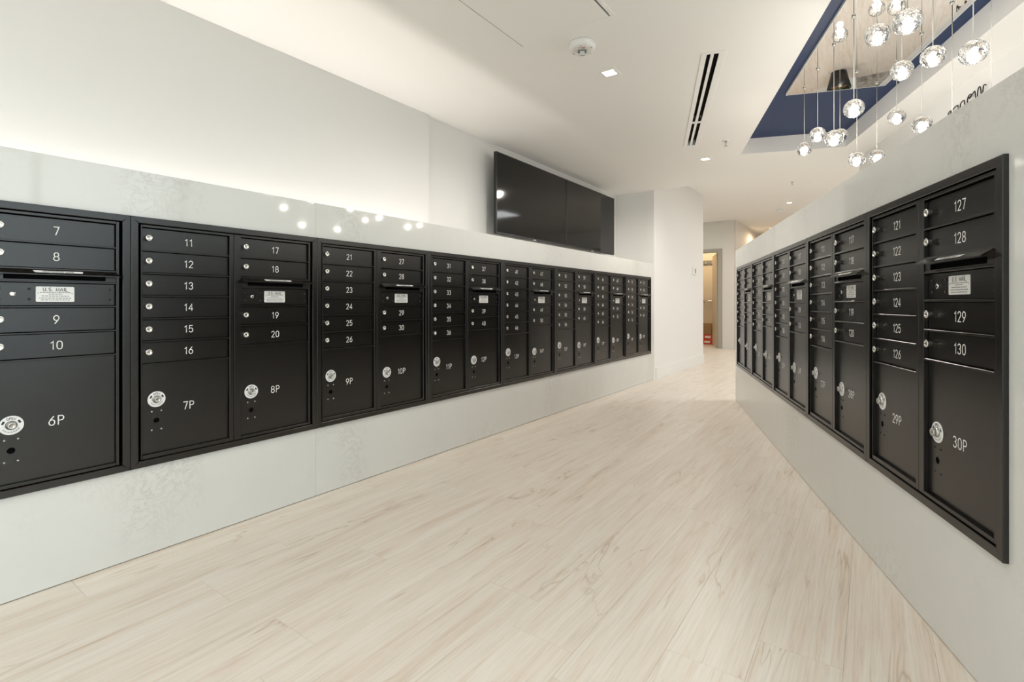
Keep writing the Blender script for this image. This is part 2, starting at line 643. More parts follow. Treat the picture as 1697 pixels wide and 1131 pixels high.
PW, PLEN = 0.2053, 1.2
full = MB()
full.box(-PLEN / 2 + 0.0003, PLEN / 2 - 0.0003, -PW / 2 + 0.0002, PW / 2 - 0.0002, -0.0045, 0.0, 0.0003)
plank_mesh = full.mesh('plank', wood)
n_pl = 0
rowoff = {}
mb = MB()
mb.add([(-30, -30, -.08), (30, -30, -.08), (30, 30, -.08), (-30, 30, -.08), (-30, -30, -.2), (30, -30, -.2), (30, 30, -.2), (-30, 30, -.2)],
       [(0, 1, 2, 3), (4, 5, 6, 7), (0, 1, 5, 4), (1, 2, 6, 5), (2, 3, 7, 6), (3, 0, 4, 7)])
ground = structure('ground_outside', mb, mat('concrete_paving', (0.33, 0.33, 0.31), 0.8))
for r in range(-7, 27):
    d = 2.323 - PW * (r + 0.5)
    rng = random.Random(r * 13 + 5)
    off = {0: 0.95, 1: 0.33}.get(r, rng.random() * PLEN)
    s = -1.6 + off - PLEN
    while s < 12.2:
        c = s + PLEN / 2
        keep = False
        if r < 0:
            keep = 8.2 < c < 11.2
        elif d > -0.5:
            keep = -1.2 < c < 12.0
        else:
            keep = 6.6 < c < 11.5 and d > -1.6
        if keep and n_pl < 298:
            if r == 0:                         # cut along the left stone wall
                pass
            o = link('plank', plank_mesh, floor, PL(c, d), ROT_L)
            n_pl += 1
        s += PLEN

# ceilings
mb = MB()
outer = [PL(-3.12, 2.90)[:2], PL(LOW_EDGE, 2.90)[:2], PL(LOW_EDGE, -5.0)[:2], PL(3.6, -5.0)[:2], PR(2.95, 2.09)[:2], PR(-3.95, 2.09)[:2]]
holes = [quad_in(*TRAY)]
holes += [sq_hole(p, 0.042) for p in LOW_LIGHTS]
DIFF_S0, DIFF_S1, DIFF_D0, DIFF_D1 = 3.117, 4.912, 0.268, 0.400
# slot diffuser opening
c0 = Vector((1.098, 2.9335, 0))
DIFF_S0 = c0.x * sR + c0.y * cR
DIFF_D0 = c0.x * cR - c0.y * sR
DIFF_S1 = DIFF_S0 + 1.80
DIFF_D1 = DIFF_D0 + 0.135
holes.append(quad_in('R', DIFF_S0 + 0.015, DIFF_S1 - 0.015, DIFF_D0 + 0.015, DIFF_D1 - 0.015))
# access panel opening
PAN = ('L', 1.15, 2.385, 1.053, 1.631)
holes.append(quad_in('L', PAN[1] + 0.012, PAN[2] - 0.012, PAN[3] + 0.012, PAN[4] - 0.012))
vs, fs = poly_fill(outer, holes, ZLOW)
mb.add(vs, fs)
e0, e1 = PL(LOW_EDGE, 2.90), PL(LOW_EDGE, -5.0)
mb.add([(e0.x, e0.y, ZLOW), (e1.x, e1.y, ZLOW), (e1.x, e1.y, ZHIGH), (e0.x, e0.y, ZHIGH)], [(0, 1, 2, 3)])
# sides of the tray
q = quad_in(*TRAY)
ZT = EYE + 1.597
for i in range(4):
    a, c = q[i], q[(i + 1) % 4]
    mb.add([(*a, ZLOW), (*c, ZLOW), (*c, ZT), (*a, ZT)], [(0, 1, 2, 3)])
ceiling = structure('ceiling', mb, ceil_m)
mb = MB()
qq = quad_in('R', TRAY[1] - 0.02, TRAY[2] + 0.02, TRAY[3] - 0.02, TRAY[4] + 0.02)
mb.add([(*p, ZT) for p in qq] + [(*p, ZT + 0.02) for p in qq],
       [(0, 1, 2, 3), (4, 5, 6, 7), (0, 1, 5, 4), (1, 2, 6, 5), (2, 3, 7, 6), (3, 0, 4, 7)])
tray = structure('ceiling_tray', mb, navy)
mb = MB()
vs, fs = poly_fill([PL(-3.3, 3.3)[:2], PL(17, 5.6)[:2], PL(17, -5.2)[:2], PL(3.5, -5.2)[:2], PR(2.9, 2.12)[:2], PR(-3.98, 2.12)[:2]],
                   [sq_hole(p, 0.042) for p in HIGH_LIGHTS], ZHIGH)
mb.add(vs, fs)
vs, fs = poly_fill([PL(-3.3, 3.3)[:2], PL(17, 5.6)[:2], PL(17, -5.2)[:2], PL(3.5, -5.2)[:2], PR(2.9, 2.12)[:2], PR(-3.98, 2.12)[:2]], [], 3.0)
mb.add(vs, fs)
ceiling2 = structure('ceiling_high', mb, ceil_m)

# ---- left stone wall (half height, with a cavity for the mailboxes); local x = s, y = into the wall
BOX_H, PITCH = 0.960, 0.785
ZB_L, ZB_R = 0.344, 0.363
SL0 = 0.721 - PITCH                 # left edge of the first unit
SL1 = SL0 + 8 * PITCH
TOP_L, TOP_R = 1.480, 1.503
LEND = 6.345
SR_END = 5.513                      # far end of the right half wall
SR_N = 1.4510                       # near edge of the last unit
SR_F = SR_N + 5 * PITCH


def stone_wall(name, org, rz, x0, x1, b0, b1, zb, ztop, depth, seams, finish_end, slot=None):
    """b0..b1: run of mailboxes; slabs are separate pieces"""
    zt = zb + BOX_H
    mb = MB()
    if slot:                       # a light slot along the back of the ledge up to x = slot[0]
        mb.box(x0 + .022, slot[0], depth - .06, depth - .022, 0, slot[2])
        mb.box(x0 + .022, slot[0], slot[1] - .012, slot[1], zt + .004, ztop - .022)
        mb.box(x0 + .022, slot[0], slot[1] - .012, depth - .032, slot[2] - .012, slot[2])
        mb.box(slot[0], x1 - .022, depth - .06, depth - .022, 0, ztop - .022)
        mb.box(slot[0], x1 - .022, .022, depth - .06, zt + .004, ztop - .022)
        mb.box(x0 + .022, slot[0], .022, slot[1] - .012, zt + .004, ztop - .022)
    else:
        mb.box(x0 + .022, x1 - .022, depth - .06, depth - .022, 0, ztop - .022)
        mb.box(x0 + .022, x1 - .022, .022, depth - .06, zt + .004, ztop - .022)
    mb.box(x0 + .022, x1 - .022, .022, depth - .06, 0, zb - .004)
    mb.box(x0 + .022, b0 - .004, .022, depth - .06, zb - .004, zt + .004)
    mb.box(b1 + .004, x1 - .022, .022, depth - .06, zb - .004, zt + .004)
    wl = structure(name, mb, paint, None, org, rz)
    cuts = [x0] + [c for c in seams if x0 < c < x1] + [x1]

    def slab(*boxes):
        m_ = MB()
        cx, cy, cz = [(boxes[0][2 * i] + boxes[0][2 * i + 1]) / 2 for i in range(3)]
        for q in boxes:
            m_.box(q[0] - cx, q[1] - cx, q[2] - cy, q[3] - cy, q[4] - cz, q[5] - cz, 0.0008 if len(boxes) == 1 else 0)
        part('stone_slab', m_, quartz, wl, (cx, cy, cz))
    g = 0.0003
    last = len(cuts) - 2
    for i, (a, c) in enumerate(zip(cuts[:-1], cuts[1:])):
        lo, hi = (a + g, c - g, 0, .02, .003, zb), (a + g, c - g, 0, .02, zt, ztop)
        if i == 0:                 # slabs cut in one piece round the end of the mailbox run
            slab(lo, hi, (x0 + g, b0 - g, 0, .02, zb, zt))
        elif i == last:
            slab(lo, hi, (b1 + g, x1 - g, 0, .02, zb, zt))
        else:
            slab(lo)
            slab(hi)
        if slot and a < slot[0]:
            e = min(c - g, slot[0])
            slab((a + g, e, .0205, slot[1], ztop - .02, ztop))
            if e < c - g:
                slab((e + g, c - g, .0205, depth, ztop - .02, ztop))
        else:
            slab((a + g, c - g, .0205, depth, ztop - .02, ztop))
    if finish_end:
        slab((x0, x0 + .02, .0205, depth, .003, ztop - .0205))
        for a, c in zip(cuts[:-1], cuts[1:]):
            slab((max(a, x0 + .021) + g, c - g, depth - .02, depth, .003, ztop - .0205))
    return wl


S711 = (1266.4 * 2.775) / (1447 - 711) - 1.977
wall_left = stone_wall('wall_left', PL(0, DL), ROT_L, -3.0, LEND, SL0, SL1, ZB_L, TOP_L, 0.52, [-1.5, 1.505, 4.505], False, (S711, .345, TOP_L - .16))
# right wall local x = -s
wall_right = stone_wall('wall_right', PR(0, DR), ROT_R, -SR_END, -1.12, -SR_F, -SR_N, ZB_R, TOP_R, 0.52, [-2.85, 0.15], True)

# ---- painted walls
def wall_box(name, fr, s0, s1, d0, d1, z0, z1, m=paint):
    mb_ = MB()
    p = [frame_point(fr, s, d) for s, d in ((s0, d0), (s1, d0), (s1, d1), (s0, d1))]
    mb_.add([(v.x, v.y, z0) for v in p] + [(v.x, v.y, z1) for v in p],
            [(0, 1, 2, 3), (4, 5, 6, 7), (0, 1, 5, 4), (1, 2, 6, 5), (2, 3, 7, 6), (3, 0, 4, 7)])
    return structure(name, mb_, m)


wall_box('wall_left_upper', 'L', -3.0, LEND, 2.808, 2.90, 0.0, ZLOW + 0.02)
wall_box('wall_left_panel', 'L', -3.0, S711, 2.775, 2.807, TOP_L - .15, ZLOW - 0.001)
wall_box('wall_column', 'L', LEND + .001, 8.65, DL, 3.30, 0.0, ZHIGH - 0.001)
# back wall with the closet door opening
SB = 11.55
DO0, DO1, DTOP = 2.7285, 3.62, 2.10


def wall_back():
    mb_ = MB()
    segs = [(2.41, DO0, 0, ZHIGH), (DO1, 5.5, 0, ZHIGH), (DO0, DO1, DTOP, ZHIGH)]
    for d0, d1, z0, z1 in segs:
        p = [PL(s, d) for s, d in ((SB, d0), (SB + .12, d0), (SB + .12, d1), (SB, d1))]
        mb_.add([(v.x, v.y, z0) for v in p] + [(v.x, v.y, z1) for v in p],
                [(0, 1, 2, 3), (4, 5, 6, 7), (0, 1, 5, 4), (1, 2, 6, 5), (2, 3, 7, 6), (3, 0, 4, 7)])
    return structure('wall_back', mb_, taupe)


wall_back()
wall_box('wall_corridor', 'L', SB + .121, 16.5, 2.41, 2.53, 0, ZHIGH - .001)
wall_box('wall_corridor_end', 'L', 16.5, 16.6, .9, 2.53, 0, ZHIGH - .001)
wall_box('wall_passage', 'L', 8.0, 11.55, 5.4, 5.5, 0, ZHIGH - .001)
wall_box('wall_passage_near', 'L', 8.0, 8.1, 3.31, 5.39, 0, ZHIGH - .001)
wall_box('wall_lounge', 'L', 3.5, 11.3, -5.1, -5.0, 0, ZHIGH - .001)
wall_box('wall_lounge_near', 'L', 3.46, 3.58, -4.99, -1.06, 0, ZHIGH - .001)
# closet shell
wall_box('wall_closet_back', 'L', 13.25, 13.33, 2.56, 4.2, 0, ZHIGH - .002, closetw)
wall_box('wall_closet_left', 'L', SB + .121, 13.25, 4.1, 4.2, 0, ZHIGH - .002, closetw)
wall_box('wall_closet_right', 'L', SB + .121, 13.25, 2.531, 2.56, 0, ZHIGH - .002, closetw)

# right back wall: solid beyond, glazed near the camera
DBK = 1.968
wall_box('wall_right_header', 'R', 2.85, 5.75, DBK, DBK + .12, 2.16, ZLOW + .02)
wall_box('wall_right_pier', 'R', 2.85, 3.05, DBK, DBK + .12, 0, 2.159)
wall_box('wall_right_sill', 'R', -3.88, 2.849, DBK, DBK + .12, 0, 0.10)


def window(name, fr, s0, s1, d0, d1, z0, z1, n, along):
    """glazed wall: mullions, rails and panes; along = 's' or 'd'"""
    root = link(name, None)
    root['kind'] = 'structure'
    t = 0.05
    a0, a1 = (s0, s1) if along == 's' else (d0, d1)

    def bx(u0, u1, v0, v1, z0_, z1_, nm, m):
        mb_ = MB()
        cor = ((u0, v0), (u1, v0), (u1, v1), (u0, v1))
        if along == 'd':
            cor = [(v, u) for u, v in cor]
        p = [frame_point(fr, s, d) for s, d in cor]
        mb_.add([(v.x, v.y, z0_) for v in p] + [(v.x, v.y, z1_) for v in p],
                [(0, 1, 2, 3), (4, 5, 6, 7), (0, 1, 5, 4), (1, 2, 6, 5), (2, 3, 7, 6), (3, 0, 4, 7)])
        part(nm, mb_, m, root)
    v0, v1 = (d0, d1) if along == 's' else (s0, s1)
    bx(a0, a1, v0, v1, z0, z0 + t, 'window_frame', alu)
    bx(a0, a1, v0, v1, z1 - t, z1, 'window_frame', alu)
    st = (a1 - a0) / n
    for i in range(n + 1):
        u = a0 + st * i
        u0, u1 = (u, u + t) if i == 0 else ((u - t, u) if i == n else (u - t / 2, u + t / 2))
        bx(u0, u1, v0, v1, z0 + t, z1 - t, 'window_frame', alu)
    vm = (v0 + v1) / 2
    for i in range(n):
        bx(a0 + st * i + t * 1.01, a0 + st * (i + 1) - t * 1.01, vm - .004, vm + .004, z0 + t, z1 - t, 'pane', wglass)
    return root


window('window_1', 'R', -3.88, 2.849, DBK + .03, DBK + .09, 0.101, ZLOW - .002, 6, 's')
window('window_2', 'L', -3.14, -3.06, 0.4, 2.28, 0.0, ZLOW - .002, 2, 'd')
wall_box('wall_rear', 'L', -3.14, -3.02, -2.9, 0.399, 0, ZLOW + .02)
wall_box('wall_entrance', 'L', -3.14, -3.02, 2.28, 2.9, 0, ZLOW + .02)

# baseboards
def board(name, fr, s0, s1, d0, d1, h=.14):
    return wall_box(name, fr, s0, s1, d0, d1, 0.0, h, paint)


board('baseboard_column', 'L', 6.40, 8.665, DL - .015, DL - .0005)
board('baseboard_column_end', 'L', 8.6505, 8.665, DL, 3.30)

# ------------------------------------------------------------------ mailbox units
FW = 0.025
ROW1 = [0.0375 + 0.0885 * i for i in range(7)]      # from the top
R2 = [0.0375, 0.126, 0.2145, 0.2575, 0.3425, 0.431, 0.5195, 0.921]
PAR1 = (0.5685, 0.917)
C1 = (0.039, 0.363)
C2 = (0.4115, 0.7420)
YF, YM, YD = -0.012, -0.006, 0.0065                 # frame, master door, small doors
RAIL = 0.006


def z_(t_):
    return BOX_H - t_


def frame_mesh(mb):
    g = 0.0004
    o, i_ = 0.0004, FW
    W_, H_ = PITCH - 0.0004, BOX_H
    x0, x1, zz0, zz1 = o, W_, 0, H_
    xi0, xi1, zi0, zi1 = i_, PITCH - i_, i_, H_ - i_
    ch = 0.0018
    for poly in ([(x0, zz0 + g), (xi0, zi0 + g), (xi0, zi1 - g), (x0, zz1 - g)],
                 [(x1, zz0 + g), (xi1, zi0 + g), (xi1, zi1 - g), (x1, zz1 - g)],
                 [(x0 + g, zz0), (xi0 + g, zi0), (xi1 - g, zi0), (x1 - g, zz0)],
                 [(x0 + g, zz1), (xi0 + g, zi1), (xi1 - g, zi1), (x1 - g, zz1)]):
        cx = sum(p[0] for p in poly) / 4
        cz = sum(p[1] for p in poly) / 4
        top = []
        for (px, pz) in poly:
            vertical = abs(poly[0][0] - poly[3][0]) < 0.03 and abs(poly[0][1] - poly[3][1]) > 0.1
            if vertical:
                top.append((px + (ch if px < cx else -ch), pz))
            else:
                top.append((px, pz + (ch if pz < cz else -ch)))
        n = 4
        vs = [(p[0], YF + ch, p[1]) for p in poly] + [(p[0], YF, p[1]) for p in top] + [(p[0], 0.03, p[1]) for p in poly]
        fs = [[4, 5, 6, 7]]
        for k in range(4):
            k2 = (k + 1) % 4
            fs.append([k, k2, 4 + k2, 4 + k])
            fs.append([k, k2, 8 + k2, 8 + k])
        fs.append([8, 9, 10, 11])
        mb.add(vs, fs)


def body_mesh(mb):
    mb.box(FW + .0005, PITCH - FW - .0005, .0305, .33, FW + .0005, BOX_H - FW - .0005)


def grid_mesh(x0, x1, c0, c1, rows, bottom):
    def f(mb):
        zt, zb = FW + .0028, BOX_H - FW - .0028
        b_ = 0.0012
        mb.box(x0, c0, YM, .02, z_(zb), z_(zt), b_)
        mb.box(c1, x1, YM, .02, z_(zb), z_(zt), b_)
        mb.box(c0, c1, YM, .02, z_(rows[0]), z_(zt), b_)
        mb.box(c0, c1, YM, .02, z_(zb), z_(bottom), b_)
        for r_ in rows[1:]:
            mb.box(c0, c1, YM, .02, z_(r_ + RAIL / 2), z_(r_ - RAIL / 2), b_)
    return f


def tenant_mesh(wd, hh):
    def f(mb):
        mb.box(-wd / 2, wd / 2, 0, .006, -hh / 2, hh / 2, .0012)
    return f


def lock_mesh(mb):
    mb.lathe([(.0072, .0005), (.0070, -.0060), (.0084, -.0095), (.0112, -.0122), (.0118, -.0165),
              (.0104, -.0175), (.0068, -.0176), (.0064, -.0160), (.0025, -.0158)], (0, 0, 0), 1, 18)
    mb.box(-.0005, .0005, -.01625, -.0157, -.0035, .0035, mi=1)


def plate_mesh(mb):
    n = 28
    # white annulus with a slight dome rim
    mb.lathe([(.031, -.0003), (.0302, -.0016), (.0150, -.0016), (.0142, -.0004)], (0, 0, 0), 1, n, 0, False, False)

    def ring(rad):
        def place0(a_off):
            def place(x, zz):
                a = PI / 2 - (x / rad) + a_off
                rr = rad + zz
                return (rr * math.cos(a), -.0021, rr * math.sin(a))
            return place
        return place0
    lettering(mb, 'OPEN', .0072, .0006, ring(.0225)(0), 0.22, 1)
    for sgn in (-1, 1):             # curved arrows
        pl = ring(.0225)(-sgn * math.radians(62))
        mb.add([pl(-.005, -.0028), pl(.003 * 1, -.0028), pl(.003, .0028), pl(-.005, .0028)], [(0, 1, 2, 3)], 1)
        mb.add([pl(.003, -.0045), pl(.0062, 0), pl(.003, .0045)], [(0, 1, 2)], 1)
    for k in range(7):              # small print below
        pl = ring(.0225)(PI - math.radians(-54 + 18 * k))
        mb.add([pl(-.0024, -.0012), pl(.0024, -.0012), pl(.0024, .0010), pl(-.0024, .0010)], [(0, 1, 2, 3)], 2)


def parcel_lock_mesh(mb):
    mb.lathe([(.0140, -.0004), (.0138, -.0045), (.0110, -.0050), (.0105, -.0090), (.0112, -.0095), (.0112, -.0145),
              (.0100, -.0155), (.0062, -.0156), (.0058, -.0140), (.002, -.0138)], (0, 0, 0), 1, 20)
    mb.box(-.0005, .0005, -.0145, -.0136, -.0035, .0035, mi=1)


def rivets_mesh(mb):
    for dx in (-.0164, .0164):
        for dz in (-.036, .036):
            mb.lathe([(.0034, 0), (.0030, -.0014), (.0014, -.0022)], (dx, 0, dz), 1, 8)


def parcel_mesh(wd, hh, hx, hz):
    """door plate with a real round hole at (hx, hz)"""
    def f(mb):
        q_, r_, n = .018, .0105, 16
        x0, x1, z0, z1 = -wd / 2, wd / 2, -hh / 2, hh / 2
        xs, zs = [x0, hx - q_, hx + q_, x1], [z0, hz - q_, hz + q_, z1]
        for i in range(3):
            for j in range(3):
                if i == 1 and j == 1:
                    continue
                mb.add([(xs[i], 0, zs[j]), (xs[i + 1], 0, zs[j]), (xs[i + 1], 0, zs[j + 1]), (xs[i], 0, zs[j + 1])], [(0, 1, 2, 3)])
        cir, sq = [], []
        for k in range(n):
            a = 2 * PI * k / n
            ca, sa = math.cos(a), math.sin(a)
            m_ = max(abs(ca), abs(sa))
            cir.append((hx + r_ * ca, 0, hz + r_ * sa))
            sq.append((hx + q_ * ca / m_, 0, hz + q_ * sa / m_))
        mb.add(cir + sq, [[k, (k + 1) % n, n + (k + 1) % n, n + k] for k in range(n)])
        back = [(p[0], .010, p[2]) for p in cir]
        mb.add(cir + back, [[k, (k + 1) % n, n + (k + 1) % n, n + k] for k in range(n)] + [[n + k for k in range(n)]], 1)
        # sides
        c = [(x0, z0), (x1, z0), (x1, z1), (x0, z1)]
        mb.add([(p[0], 0, p[1]) for p in c] + [(p[0], .0125, p[1]) for p in c],
               [[k, (k + 1) % 4, 4 + (k + 1) % 4, 4 + k] for k in range(4)] + [[4, 5, 6, 7]])
    return f


def slot_plate_mesh(wd, hh):
    def f(mb):
        sw, sh, off = .268, .0165, -.0065
        y0, y1 = 0, .006
        x0, x1, z0, z1 = -wd / 2, wd / 2, -hh / 2, hh / 2
        mb.box(x0, -sw / 2, y0, y1, z0, z1)
        mb.box(sw / 2, x1, y0, y1, z0, z1)
        mb.box(-sw / 2, sw / 2, y0, y1, off + sh / 2, z1)
        mb.box(-sw / 2, sw / 2, y0, y1, z0, off - sh / 2)
        mb.box(-sw / 2, sw / 2, .012, .0135, off - sh / 2, off + sh / 2, mi=1)
    return f


HOOD_W = 0.338


def hood_mesh(mb):
    """sheet hood hinged at its top edge, sloping out and down, with end cheeks turned in"""
    t_ = .0022
    dy, dz = -.027, -.016
    x0, x1 = -HOOD_W / 2, HOOD_W / 2
    c = .005
    # top lip
    mb.box(x0 + c, x1 - c, 0, .012, -.005, .0)
    n = [(x0 + c, 0, 0), (x1 - c, 0, 0), (x1, dy, dz), (x0, dy, dz)]
    m_ = [(a, b_, cc - t_ * 1.5) for a, b_, cc in n]
    mb.add(n + m_, [(0, 1, 2, 3), (4, 5, 6, 7), (0, 1, 5, 4), (1, 2, 6, 5), (2, 3, 7, 6), (3, 0, 4, 7)])


def hood_label_mesh(mb):
    L_ = math.hypot(.027, .016)
    ny, nz = -.016 / L_, .027 / L_

    def place(lift):
        def p(x, u):
            k = 0.5 - u / L_
            return (x, -.027 * k + ny * lift, -.016 * k + nz * lift)
        return p
    a = place(.0003)
    mb.add([a(-.062, -.0065), a(.062, -.0065), a(.066, .0065), a(-.066, .0065)], [(0, 1, 2, 3)], 0)
    lettering(mb, 'OUTGOING MAIL', .0085, .00075, place(.0006), 0.16, 1)


def notice_mesh(mb):
    w2, h2 = .0505, .0262
    r_ = .004
    pts = []
    for cx, cz, a0 in ((w2 - r_, h2 - r_, 0), (-w2 + r_, h2 - r_, 90), (-w2 + r_, -h2 + r_, 180), (w2 - r_, -h2 + r_, 270)):
        pts += arc(cx, cz, r_, r_, a0, a0 + 90, 4)
    mb.prism(pts, 1, -.0010, 0.0, 0)

    def pl(x, zz):
        return (x, -.0013, zz)
    lettering(mb, 'U.S. MAIL', .0115, .0009, lambda x, zz: pl(x, zz + .0165), 0.15, 1)
    rng = random.Random(3)
    for zz, half in ((.0060, .040), (.0005, .018), (-.0060, .036), (-.0130, .042), (-.0195, .038)):
        x = -half
        while x < half:
            wlen = rng.uniform(.003, .009)
            mb.add([pl(x, zz - .0013), pl(min(x + wlen, half), zz - .0013), pl(min(x + wlen, half), zz + .0013), pl(x, zz + .0013)],
                   [(0, 1, 2, 3)], 2)
            x += wlen + .0018
    for sx in (-1, 1):
        mb.lathe([(.0016, -.0011), (.0012, -.0020)], (sx * .044, 0, .0035), 1, 8, 2)


def panel_screws_mesh(mb):
    for x, zz in ((-.1415, .0173), (-.1415, -.0173), (-.0705, .0173), (-.0705, -.0173), (.1490, .0173), (.1490, -.0173)):
        mb.lathe([(.0042, 0), (.0038, -.0018), (.0018, -.0028)], (x, 0, zz), 1, 10)


def carrier_lock_mesh(mb):
    mb.lathe([(.0082, 0), (.0078, -.0035), (.0066, -.0044), (.003, -.0045)], (0, 0, 0), 1, 16)
    mb.box(-.0006, .0032, -.0049, -.0044, -.0009, .0009, mi=1)


def number_mesh(txt, h):
    def f(mb):
        lettering(mb, txt, h, h * 0.050, lambda x, zz: (x, -.0004, zz), 0.20)
    return f


def build_unit(k, loc, rz, side):
    n0 = 10 * (k - 1)
    p1, p2 = 2 * k + 3, 2 * k + 4
    if side == 'right':
        p1, p2 = 2 * k + 3, 2 * k + 4
    u = thing('mailbox_unit', UNIT_LABEL(k, side, n0, p1, p2), 'mailbox', loc, rz,
              'black mailbox units set in the %s stone wall' % side)
    fm = link('frame', cached('frame', frame_mesh, black), u)
    bd = link('body', cached('body', body_mesh, black_in), u)
    link('master_door', cached('master_a', grid_mesh(.0332, .3805, C1[0], C1[1], ROW1, PAR1[1]), black), u)
    link('master_door', cached('master_b', grid_mesh(.3825, .7512, C2[0], C2[1], R2[:-1], R2[-1]), black), u)

    def tenant(c, za, zb, txt):
        wd, hh = c[1] - c[0] - .003, zb - za - RAIL - .002
        first = (za == 0.0375)
        zc = (za + zb) / 2 + (0.0015 if first else 0)
        if first:
            hh = zb - za - RAIL / 2 - .002
        d_ = link('tenant_door', cached('door_%d_%d' % (wd * 1e4, hh * 1e4), tenant_mesh(wd, hh), black), u,
                  ((c[0] + c[1]) / 2, YD, z_(zc - (0.0015 if first else 0) - (.0015 if first else 0) + (.0015 if first else 0))))
        link('door_lock', cached('door_lock', lock_mesh, [chrome, ink]), d_, (-wd / 2 + .0200, 0, .004))
        link('door_number', cached('num_' + txt, number_mesh(txt, .0275), numw), d_, ((.004 if c is C1 else -.0012), 0, 0))

    for i in range(6):
        tenant(C1, ROW1[i], ROW1[i + 1], str(n0 + 1 + i))
    for i, (a, c) in enumerate(((0, 1), (1, 2), (4, 5), (5, 6))):
        tenant(C2, R2[a], R2[c], str(n0 + 7 + i))

    def parcel(c, za, zb, txt, zring, ztext):
        wd, hh = c[1] - c[0] - .003, zb - za - RAIL / 2 - .002
        xc, zc = (c[0] + c[1]) / 2, (za + zb + RAIL / 2) / 2
        rx = c[0] + .0515 - xc
        hz = zc - (zring + .083)
        d_ = link('parcel_door', cached('parcel_%d_%d' % (wd * 1e4, hh * 1e4), parcel_mesh(wd, hh, rx, hz), [black, black_in]), u, (xc, YD, z_(zc)))
        pl_ = link('lock_plate', cached('lock_plate', plate_mesh, [platew, ink, greyink]), d_, (rx, 0, zc - zring))
        link('parcel_lock', cached('parcel_lock', parcel_lock_mesh, [steel, ink]), d_, (rx, 0, zc - zring))
        rv = link('rivets', cached('rivets_' + side, rivets_mesh, bezel_m if side == 'right' else steel), d_, (rx, 0, hz))
        rv['kind'] = 'stuff'
        link('door_number', cached('numP_' + txt, number_mesh(txt, .030), numw), d_, ((.004 if c is C1 else -.0012), 0, zc - ztext))

    parcel(C1, PAR1[0], PAR1[1], '%dP' % p1, .7075, .749)
    parcel(C2, R2[6], R2[7], '%dP' % p2, .730, .7345)

    xc = (C2[0] + C2[1]) / 2
    wd = C2[1] - C2[0]
    # slot with hood
    za, zb = R2[2] + RAIL / 2, R2[3] - RAIL / 2
    sp = link('slot_plate', cached('slot_plate', slot_plate_mesh(wd - .002, zb - za), [black, black_in]), u, (xc, YM + .003, z_((za + zb) / 2)))
    hd = link('slot_hood', cached('slot_hood', hood_mesh, black), u, (xc, YM - .0005, z_(R2[2] + .002)))
    link('hood_label', cached('hood_label', hood_label_mesh, [platew, ink]), hd)
    # carrier panel
    za, zb = R2[3] + RAIL / 2, R2[4] - RAIL / 2
    cp = link('carrier_panel', cached('carrier_panel', tenant_mesh(wd - .003, zb - za - .002), black), u, (xc, YD, z_((za + zb) / 2)))
    link('notice_plate', cached('notice_plate', notice_mesh, [platem, ink, greyink]), cp, (-.0036, 0, .000))
    link('carrier_lock', cached('carrier_lock', carrier_lock_mesh, [chrome, ink]), cp, (-.1107, 0, 0))
    sc_ = link('screws', cached('panel_screws', panel_screws_mesh, bezel_m), cp)
    sc_['kind'] = 'stuff'
    return u


def UNIT_LABEL(k, side, n0, p1, p2):
    return 'black mailbox unit in %s stone wall, doors %d to %d, parcel lockers %dP and %dP' % (side, n0 + 1, n0 + 10, p1, p2)


for k in range(1, 9):
    build_unit(k, PL(SL0 + (k - 1) * PITCH, DL, ZB_L), ROT_L, 'left')
for i, k in enumerate(range(9, 14)):
    build_unit(k, PR(SR_F - i * PITCH, DR, ZB_R), ROT_R, 'right')

# ------------------------------------------------------------------ televisions
def television(label, s0, s1, z0, z1):
    d = 2.66
    t_ = thing('television', label, 'television', PL((s0 + s1) / 2, d, (z0 + z1) / 2), ROT_L, 'screens above the left stone wall')
    w2, h2 = (s1 - s0) / 2 - .002, (z1 - z0) / 2
    m_ = MB()
    m_.box(-w2, w2, .004, .03, -h2, h2, .002)
    m_.box(-w2 * .75, w2 * .75, .03, .07, -h2 * .9, h2 * .4, .006)
    part('housing', m_, bezel_m, t_)
    m_ = MB()
    b_ = .009
    for x0, x1, zz0, zz1 in ((-w2, -w2 + b_, -h2, h2), (w2 - b_, w2, -h2, h2), (-w2 + b_, w2 - b_, h2 - b_, h2), (-w2 + b_, w2 - b_, -h2, -h2 + .016)):
        m_.box(x0, x1, -.002, .0035, zz0, zz1, .001)
    part('bezel', m_, bezel_m, t_)
    m_ = MB()
    m_.box(-w2 + b_, w2 - b_, .0005, .0035, -h2 + .016, h2 - b_)
    part('screen', m_, screen_m, t_)
    m_ = MB()
    m_.box(-.024, .024, -.0045, -.002, -h2 - .006, -h2 + .006, .001)
    part('sensor_bar', m_, steel, t_)
    m_ = MB()
    for sx in (-.2, .2):
        m_.box(sx - .02, sx + .02, .0705, .0965, -.26, .2)
    m_.box(-.34, .34, .097, .1265, -.03, .05)
    m_.box(-.2, .2, .127, .1475, -.10, .12)
    part('wall_bracket', m_, alu, t_)
    return t_


television('wide black television left of the pair, nearer the bare white wall', 3.497, 4.722, 1.583, 2.296)
television('wide black television right of the pair, touching the recess corner', 4.7265, 5.953, 1.583, 2.296)

# LED strip lying on the left ledge
t_ = thing('led_strip', 'glowing LED strip along the ledge behind the left stone wall', 'lamp', PL((-2.9 + S711) / 2, 2.735, TOP_L - .16), ROT_L)
hl = (S711 + 2.9) / 2 - .03
m_ = MB()
m_.box(-hl, hl, -.012, .012, 0.0002, .008)
part('channel', m_, alu, t_)
m_ = MB()
m_.box(-hl + .002, hl - .002, -.009, .009, .0081, .0125)
part('diffuser', m_, ledm, t_)

